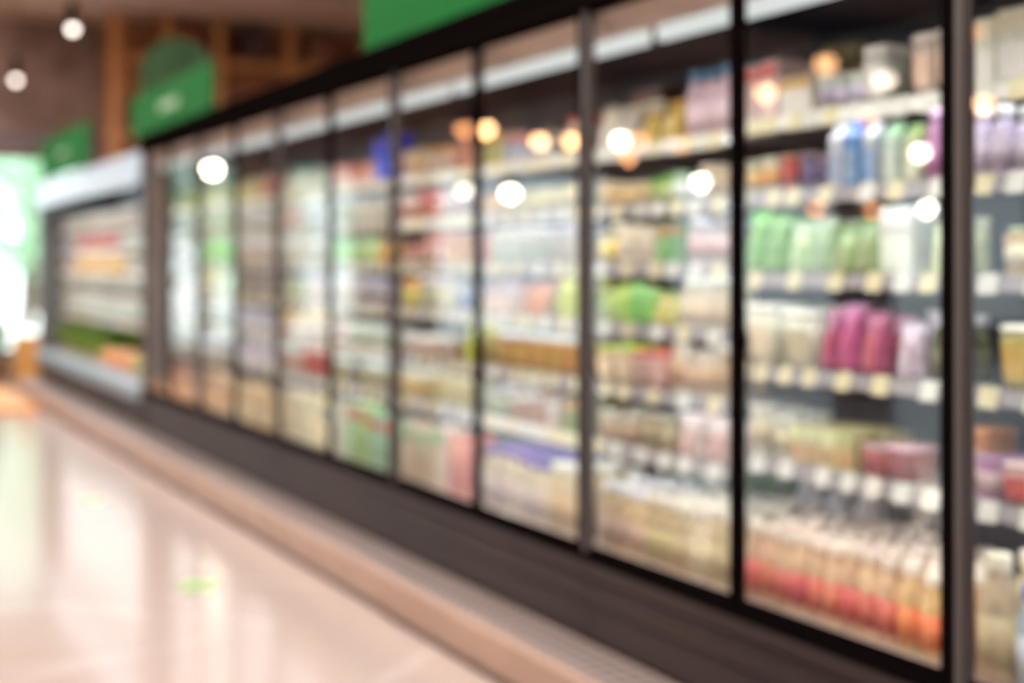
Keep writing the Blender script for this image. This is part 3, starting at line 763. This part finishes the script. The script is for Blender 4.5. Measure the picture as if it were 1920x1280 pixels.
# open case products
OPENROWS = [
 [(84,150,'tub',(206,210,196),(226,230,220),(200,190,170),.13,.17,'pale cream tub at the far end'),(152,262,'tub',(222,216,200),(232,232,222),(206,190,160),.13,.17,'cream tub near the case end')],
 [(84,140,'cup',(220,226,226),(236,240,240),(206,206,206),.13,.15,'white cup at the far end'),(142,218,'tub',(220,110,96),(214,90,84),(226,150,140),.14,.17,'red tub'),(220,262,'tub',(214,226,214),(226,236,230),(200,206,200),.13,.17,'mint tub')],
 [(84,138,'cup',(206,190,190),(226,214,214),(190,160,160),.13,.15,'pinkish cup'),(140,226,'tub',(232,190,90),(246,232,176),(226,170,70),.15,.16,'golden yellow tub'),(228,262,'cup',(222,228,220),(236,240,236),(200,206,200),.12,.15,'white cup by the case end')],
 [(84,262,'cup',(176,184,170),(232,240,232),(150,156,150),.14,.17,'grey green cup with white lid')],
 [(84,262,'tub',(190,206,186),(226,236,226),(170,186,160),.13,.17,'pale green tub with white lid')],
]
for n, segs in enumerate(OPENROWS):
    for sgm in segs:
        place('open fridge case', ORD[n]+' shelf', SO[n], 2.34, list(sgm)+[{'rows':1}])
place('open fridge case', 'bottom deck', .44, 2.22, (100,178,'bunch',(110,150,50),(150,170,80),DG,.30,.22,'dark green leafy bunch',{'rows':2,'gap':0}), 2.88)
place('open fridge case', 'bottom deck', .44, 2.22, (180,236,'veg',(226,150,96),(120,140,60),OR,.14,.15,'orange pumpkin',{'rows':3,'gap':0}), 2.88)
place('open fridge case', 'bottom deck', .44, 2.22, (238,262,'veg',(170,180,90),(120,140,60),OR,.14,.13,'yellow green gourd',{'rows':3,'gap':0}), 2.88)
print('PRODUCTS', CNT, sum(CNT.values()))

# ------------------------------------------------------------------ plinth with perforated top
def grille_mat():
    m = bpy.data.materials.new('perforated_steel'); m.use_nodes = True
    nt = m.node_tree; b = nt.nodes['Principled BSDF']
    tc = nt.nodes.new('ShaderNodeTexCoord'); mp = nt.nodes.new('ShaderNodeMapping')
    mp.inputs['Scale'].default_value = (22, 15, 0)
    fr = nt.nodes.new('ShaderNodeVectorMath'); fr.operation = 'FRACTION'
    sb = nt.nodes.new('ShaderNodeVectorMath'); sb.operation = 'SUBTRACT'; sb.inputs[1].default_value = (.5,.5,0)
    ln = nt.nodes.new('ShaderNodeVectorMath'); ln.operation = 'LENGTH'
    lt = nt.nodes.new('ShaderNodeMath'); lt.operation = 'LESS_THAN'; lt.inputs[1].default_value = .36
    mx = nt.nodes.new('ShaderNodeMixRGB'); mx.inputs[1].default_value = (*lin((164,148,142)),1); mx.inputs[2].default_value = (*lin((84,72,68)),1)
    nt.links.new(tc.outputs['Object'], mp.inputs[0]); nt.links.new(mp.outputs[0], fr.inputs[0]); nt.links.new(fr.outputs[0], sb.inputs[0])
    nt.links.new(sb.outputs[0], ln.inputs[0]); nt.links.new(ln.outputs['Value'], lt.inputs[0]); nt.links.new(lt.outputs[0], mx.inputs[0])
    nt.links.new(mx.outputs[0], b.inputs['Base Color'])
    b.inputs['Roughness'].default_value = .4; b.inputs['Metallic'].default_value = .0
    return m
GM = grille_mat()
FACE = mat('peach_steel_face', (172,142,124), .45, c2=(166,136,118), scale=3)
pl = [(.6, 4.8, 'nearest section of the peach steel plinth with perforated top, foot of fridges'),
      (4.803, 7.8, 'second section of peach steel plinth, below the middle fridge doors'),
      (7.803, 10.8, 'third section of peach steel plinth, below the farthest fridge doors'),
      (10.803, 14.7, 'farthest section of pale steel plinth, below the open fridge case')]
for i, (a, b, lb) in enumerate(pl):
    yc = (a+b)/2
    e = empty('floor_plinth', (2.01, yc, 0), lb, 'plinth', 'steel plinth sections along the fridge foot')
    L = (-2.01, -yc, 0)
    xo = .006 if i == 1 else 0
    obj('perforated_top', G().box(1.935+xo, 2.115, a, b, .132, .14), GM, e, L)
    obj('front_face', G().prism([(1.905+xo,.016),(1.93+xo,.016),(1.935+xo,.14),(1.915+xo,.14),(1.905+xo,.13)], a, b), FACE, e, L)
    obj('floor_seal', G().box(1.888+xo, 1.93+xo, a, b, 0, .016), mat('dark_seal', (82,62,54), .6), e, L)
    obj('inner_support', G().box(1.95, 2.11, a, b, 0, .132), BRN2, e, L)

# floor stickers
def floor_pt(px, py):
    d = H*F/(py-HY); t = (px-960)/F
    return d*(ST+CT*t), d*(CT-ST*t)
for (px, py, w, l, lb) in ((372, 1098, .135, .17, 'green rectangular floor sticker nearest the camera'), (172, 938, .12, .2, 'faded green floor sticker farther down the aisle')):
    x, y = floor_pt(px, py)
    o = obj('floor_sticker', G().box(-w/2, w/2, -l/2, l/2, 0, .002), mat('green_sticker', (150,190,100) if py > 1000 else (206,210,170), .4, c2=(166,200,120) if py > 1000 else (200,206,160), scale=30), None, (x, y, .0003))
    o.rotation_euler = (0, 0, -.46)
    tag(o, lb, 'sticker')

# ------------------------------------------------------------------ signs above the fridges
GRN = mat('green_sign', (0,98,36), .8, c2=(2,94,34), scale=1)
GRN.node_tree.nodes['Principled BSDF'].inputs['Specular IOR Level'].default_value = .15
PALE = mat('pale_sign_print', (160,186,160), .6)
def sign(y0, y1, z0, z1, label, x=2.16):
    yc = (y0+y1)/2
    e = empty('hanging_sign', (x, yc, z0), label, 'sign', 'green signs above the fridges')
    L = (-x, -yc, -z0)
    obj('board', G().box(x-.012, x+.012, y0, y1, z0, z1), GRN, e, L)
    g = G()
    zc = (z0+z1)/2
    for q in range(4):
        g.box(x-.016, x-.012, yc-.26+q*.13, yc-.26+q*.13+.09, zc-.028, zc+.028)
    obj('emblem', g, PALE, e, L)
    g = G()
    for yy in (y0+.3, y1-.3): g.box(x-.006, x+.006, yy-.012, yy+.012, 2.15 if z0 > 2.14 else 2.06, z0)
    obj('bracket', g, BLK, e, L)
sign(3.5, 5.70, 2.165, 2.47, 'large green sign above the nearest fridge doors, cut by the top edge')
sign(8.20, 10.41, 2.165, 2.46, 'green sign above the farthest glass doors, middle one of three')
sign(12.2, 14.75, 2.10, 2.47, 'small looking green sign above the open canopy case, leftmost')
# round board
e = empty('round_sign', (2.6, 11.0, 2.06), 'round dark green board standing on the open case behind the middle sign', 'sign')
g = G()
n = 28
vs = [(0, .30*math.cos(2*PI*i/n), .66+.30*math.sin(2*PI*i/n)) for i in range(n)]
g.v = [(-.012+v[0], v[1], v[2]) for v in vs] + [(.012+v[0], v[1], v[2]) for v in vs]
g.f = [tuple(range(n)), tuple(reversed(range(n, 2*n)))] + [(i, n+i, n+(i+1) % n, (i+1) % n) for i in range(n)]
b_ = obj('disc', g, mat('dark_green_board', (32,74,24), .7, c2=(28,66,22), scale=3), e); b_.rotation_euler = (0, 0, .9)
obj('stand', G().box(-.01, .01, -.01, .01, 0, .40), BLK, e)
obj('foot', G().box(-.1, .1, -.1, .1, 0, .012), BLK, e)

# ------------------------------------------------------------------ wooden display shelf behind the fridges
WD = mat('orange_wood', (206,146,92), .55, c2=(186,126,76), scale=5, kind='wave')
WD2 = mat('brown_wood', (168,112,72), .6, c2=(146,94,60), scale=4, kind='wave')
WX0, WX1, WY = 3.0, 6.68, 15.6
e = empty('wooden_display_rack', (4.8, WY, 0), 'tall orange brown wooden rack rising behind the fridge row', 'rack')
L = (-4.8, -WY, 0)
posts = [3.0, 3.55, 4.12, 4.95, 5.85, 6.6]
for x in posts: obj('post', G().box(x, x+.085, WY-.05, WY+.05, 0, 3.98), WD, e, L)
for z in (1.2, 1.9, 2.65, 3.50):
    obj('board', G().box(WX0+.02, WX1, WY+.055, WY+.42, z, z+.05), WD, e, L)
    obj('rail', G().box(WX0+.02, WX1, WY-.045+.098, WY+.054, z-.02, z+.07), WD, e, L)
obj('back_panel', G().box(WX0, WX1, WY+.43, WY+.46, 0, 3.98), WD2, e, L)
def planter(x, y, z, r, h, pot, leaf, label, leafh, seed, cat='plant'):
    e = empty('potted_plant', (x, y, z), label, cat)
    obj('pot', G().lathe([(r*.7,0),(r,h*.9),(r,h)], 14), mat('pot_clay', pot, .6), e, smooth=True)
    g = G(); rr = random.Random(seed)
    for _ in range(110):
        a = rr.uniform(0, 2*PI); t = rr.uniform(.1, .7)
        g.leaf((rr.uniform(-r,r)*.5, rr.uniform(-r,r)*.5, h*.95), (math.cos(a)*t, math.sin(a)*t, rr.uniform(.7,1.6)), leafh*rr.uniform(.5,1), leafh*.22)
    obj('leaves', g, mat('plant_leaf', leaf, .5, c2=shade(leaf, 1.25), scale=8), e)
planter(4.50, WY+.24, 2.701, .15, .2, (60,44,36), (34,46,30), 'dark leafy plant on the wooden rack, right of the middle sign', .26, 3)
planter(3.33, WY+.24, 2.701, .13, .2, (70,50,40), (44,50,38), 'dark plant on the left of the wooden rack, above the small sign', .2, 4)
def basket(x, z, w, h, c, label):
    e = empty('woven_basket', (x, WY+.24, z), label, 'basket')
    obj('body', G().lathe([(w*.38,0),(w*.5,h*.2),(w*.5,h*.8),(w*.42,h)], 16), mat('wicker', c, .7, c2=shade(c,.8), scale=40, kind='wave'), e, smooth=True)
    obj('rim', G().lathe([(w*.44,h*.97),(w*.46,h),(w*.44,h*1.04)], 16), mat('wicker_rim', shade(c,.8), .7), e, smooth=True)
basket(3.87, 2.701, .36, .66, (190,120,58), 'tall orange basket on the wooden rack, above the middle sign')
basket(3.86, 3.551, .3, .36, (172,98,54), 'copper orange basket on the upper left of the wooden rack')
basket(5.4, 3.551, .36, .36, (150,104,74), 'wide tan basket on the upper right of the wooden rack')
basket(5.5, 2.701, .4, .5, (110,70,40), 'brown basket on the lower right of the wooden rack')
o = obj('wooden_chest', G().rbox(.40, .28, .38, .01), mat('plum_brown', (76,52,50), .6, c2=(64,44,42), scale=6), None, (4.6, WY+.24, 3.5505)); 
tag(o, 'plum brown box on the upper middle of the wooden rack', 'box')

# ------------------------------------------------------------------ pendant lamps
def lamp(x, y, z, r, col, s, label, group=None, hh=.2):
    e = empty('pendant_lamp', (x, y, z), label, 'lamp', group)
    g = G(); g.lathe([(r*1.15,.0),(r*1.15,hh),(r*.5,hh+.02)], 16); obj('shade', g, BLK, e, smooth=True)
    g = G(); g.lathe([(r*.3,-r*1.5),(r*.72,-r*1.22),(r*.97,-r*.8),(r,-r*.4),(r*.85,.004)], 16); obj('bulb', g, emat('lamp_glow', col, s), e, smooth=True)
    g = G(); g.tube((0,0,hh+.02), (0,0,ZC-z-.001), .004, 6); obj('cord', g, BLK, e)
lamp(1.78, 10.7, 3.0, .032, (255,238,226), 4.6, 'round glowing pendant lamp with black shade, right one of the two upper left', hh=.17)
lamp(1.80, 13.9, 3.0, .034, (255,238,226), 4.6, 'round glowing pendant lamp with black shade, left one of the two upper left', hh=.17)
WARM = (255,190,130); WHT_ = (255,238,214); ORG = (255,170,110)
refl = [(1727,280,WHT_,300),(1740,385,WHT_,330),(1315,335,WHT_,260),(958,355,WHT_,240),(1165,257,WHT_,240),(400,310,WHT_,160),
        (1660,140,WHT_,130),(1550,110,WARM,130),(1437,165,WARM,130),(1847,188,WARM,160),(1810,158,ORG,60),(1627,215,ORG,70),
        (1530,387,ORG,80),(1637,390,ORG,80),(1805,385,ORG,80),(1275,267,ORG,40),(1180,290,ORG,80),(1200,255,ORG,70),(1100,256,ORG,60),
        (1072,258,WARM,110),(1013,258,WARM,110),(912,236,WARM,130),(870,236,ORG,50),(1090,352,WARM,60),(870,350,WHT_,70),(1825,50,ORG,60),(1790,52,ORG,40)]
for i, (px, py, c, s) in enumerate(refl):
    zl = 2.9 if s > 100 else 2.78-.16*(i % 3)
    t = (px-960)/F
    d = (zl-H)*F/(HY-py)
    dmax = 15.6/(CT-ST*t)
    dmax = min(dmax, (2*D+15.0)/(ST+CT*t))
    if d > dmax:
        d = dmax; zl = H + d*(HY-py)/F
    X = 2*D - d*(ST+CT*t); Y = d*(CT-ST*t)
    r = (.075 if s > 100 else .06)*max(1.0, d/21)
    k = (18.0/d)*max(1.0, d/21)
    lamp(X, Y, zl, r, c, s*.62/(k*k), 'glowing pendant lamp across the store, mirrored as a bright disc in fridge glass', 'pendant lamps mirrored in the fridge glass', hh=.16)

# ------------------------------------------------------------------ unseen glowing panels added at ceiling level as fill light
def panel(x, y, w, l, s):
    e = empty('added_fill_panel', (x, y, ZC), 'added unseen fill light at ceiling level', 'lamp', 'added unseen fill lights at ceiling level')
    obj('housing', G().box(-w/2-.03, w/2+.03, -l/2-.03, l/2+.03, -.05, -.001), WHT, e)
    obj('diffuser', G().box(-w/2, w/2, -l/2, l/2, -.06, -.0505), emat('fill_panel_glow', (255,246,240), s), e)
for (x, y) in [(x, y) for x in (-1.4, .6) for y in (-1.5, 1.2, 3.9, 6.6, 9.3, 12.0)] + [(4.6, 6.0), (4.6, 8.6), (4.4, 11.6), (.6, 14.6), (5.3, 9.9), (6.0, 11.9)]:
    panel(x, y, .6, 1.6, 17)
for (x, y) in ((-6.5, 1), (-6.5, 5), (-11, 1), (-11, 5)):
    panel(x, y, .6, 1.6, 17)

# ------------------------------------------------------------------ far left: crate and plants in front of window
tag(obj('reflection_slab', G().box(.7, 1.84, 12.7, 15.2, 0, .05), mat('reflection_orange', (236,170,104), .5, c2=(222,154,88), scale=3, kind='wave')), 'added low orange platform on the floor at the left picture edge', 'slab')  # slab added to stand in for the crate's orange floor reflection
x, y = floor_pt(47, 708)
e = empty('orange_crate', (x, 15.6, 0), 'light orange wooden crate on the floor below the far window', 'crate')
CW = mat('light_orange_wood', (250,196,116), .6, c2=(244,184,104), scale=6, kind='wave')
g = G()
for q in range(5):
    g.box(-.24, .24, -.24, -.225, .03+q*.1, .03+q*.1+.088)
    g.box(-.24, .24, .225, .24, .03+q*.1, .03+q*.1+.088)
    g.box(-.24, -.225, -.225, .225, .03+q*.1, .03+q*.1+.088)
    g.box(.225, .24, -.225, .225, .03+q*.1, .03+q*.1+.088)
obj('slats', g, CW, e)
for sx in (-1, 1):
    for sy in (-1, 1): obj('corner_post', G().box(sx*.2-.02, sx*.2+.02, sy*.2-.02, sy*.2+.02, 0, .53), CW, e)

cx = x
planter(cx-.52, 15.6, 0, .17, .3, (150,100,60), (86,120,40), 'green potted plant on the floor left of the orange crate', .5, 11)
planter(cx+.56, 15.9, 0, .15, .3, (150,100,60), (96,124,50), 'green potted plant on the floor right of the orange crate', .45, 12)
planter(cx-1.15, 15.9, 0, .17, .3, (150,100,60), (110,140,50), 'green potted plant at the left edge below the far window', .5, 13)

# ------------------------------------------------------------------ sun, sky, camera
w = bpy.data.worlds.new('World'); SC.world = w; w.use_nodes = True
bg = w.node_tree.nodes['Background']; bg.inputs['Color'].default_value = (.80, .92, 1.0, 1); bg.inputs['Strength'].default_value = 3.4
sl = bpy.data.lights.new('sun', 'SUN'); sl.energy = 4; sl.angle = .02; sl.color = (1, .97, .9)
so = bpy.data.objects.new('sun', sl); COL.objects.link(so); so.rotation_euler = (math.radians(-12), math.radians(-38), 0)

cd = bpy.data.cameras.new('camera'); cam = bpy.data.objects.new('camera', cd); COL.objects.link(cam)
cam.location = (0, 0, H)
cam.rotation_euler = (PI/2, 0, -math.asin(ST))
cd.lens = 50; cd.sensor_width = 36; cd.shift_y = -(640-HY)/1920.0
cd.clip_start = .05; cd.clip_end = 200
cd.dof.use_dof = True; cd.dof.focus_distance = 1.55; cd.dof.aperture_fstop = 1.95
SC.camera = cam
SC.view_settings.view_transform = 'Standard'; SC.view_settings.look = 'None'; SC.view_settings.gamma = 1.0
SC.view_settings.exposure = 0.45
SC.view_settings.use_curve_mapping = False
SC.cycles.use_denoising = True
SC.cycles.max_bounces = 10; SC.cycles.transparent_max_bounces = 16
SC.cycles.sample_clamp_indirect = 0; SC.cycles.sample_clamp_direct = 0
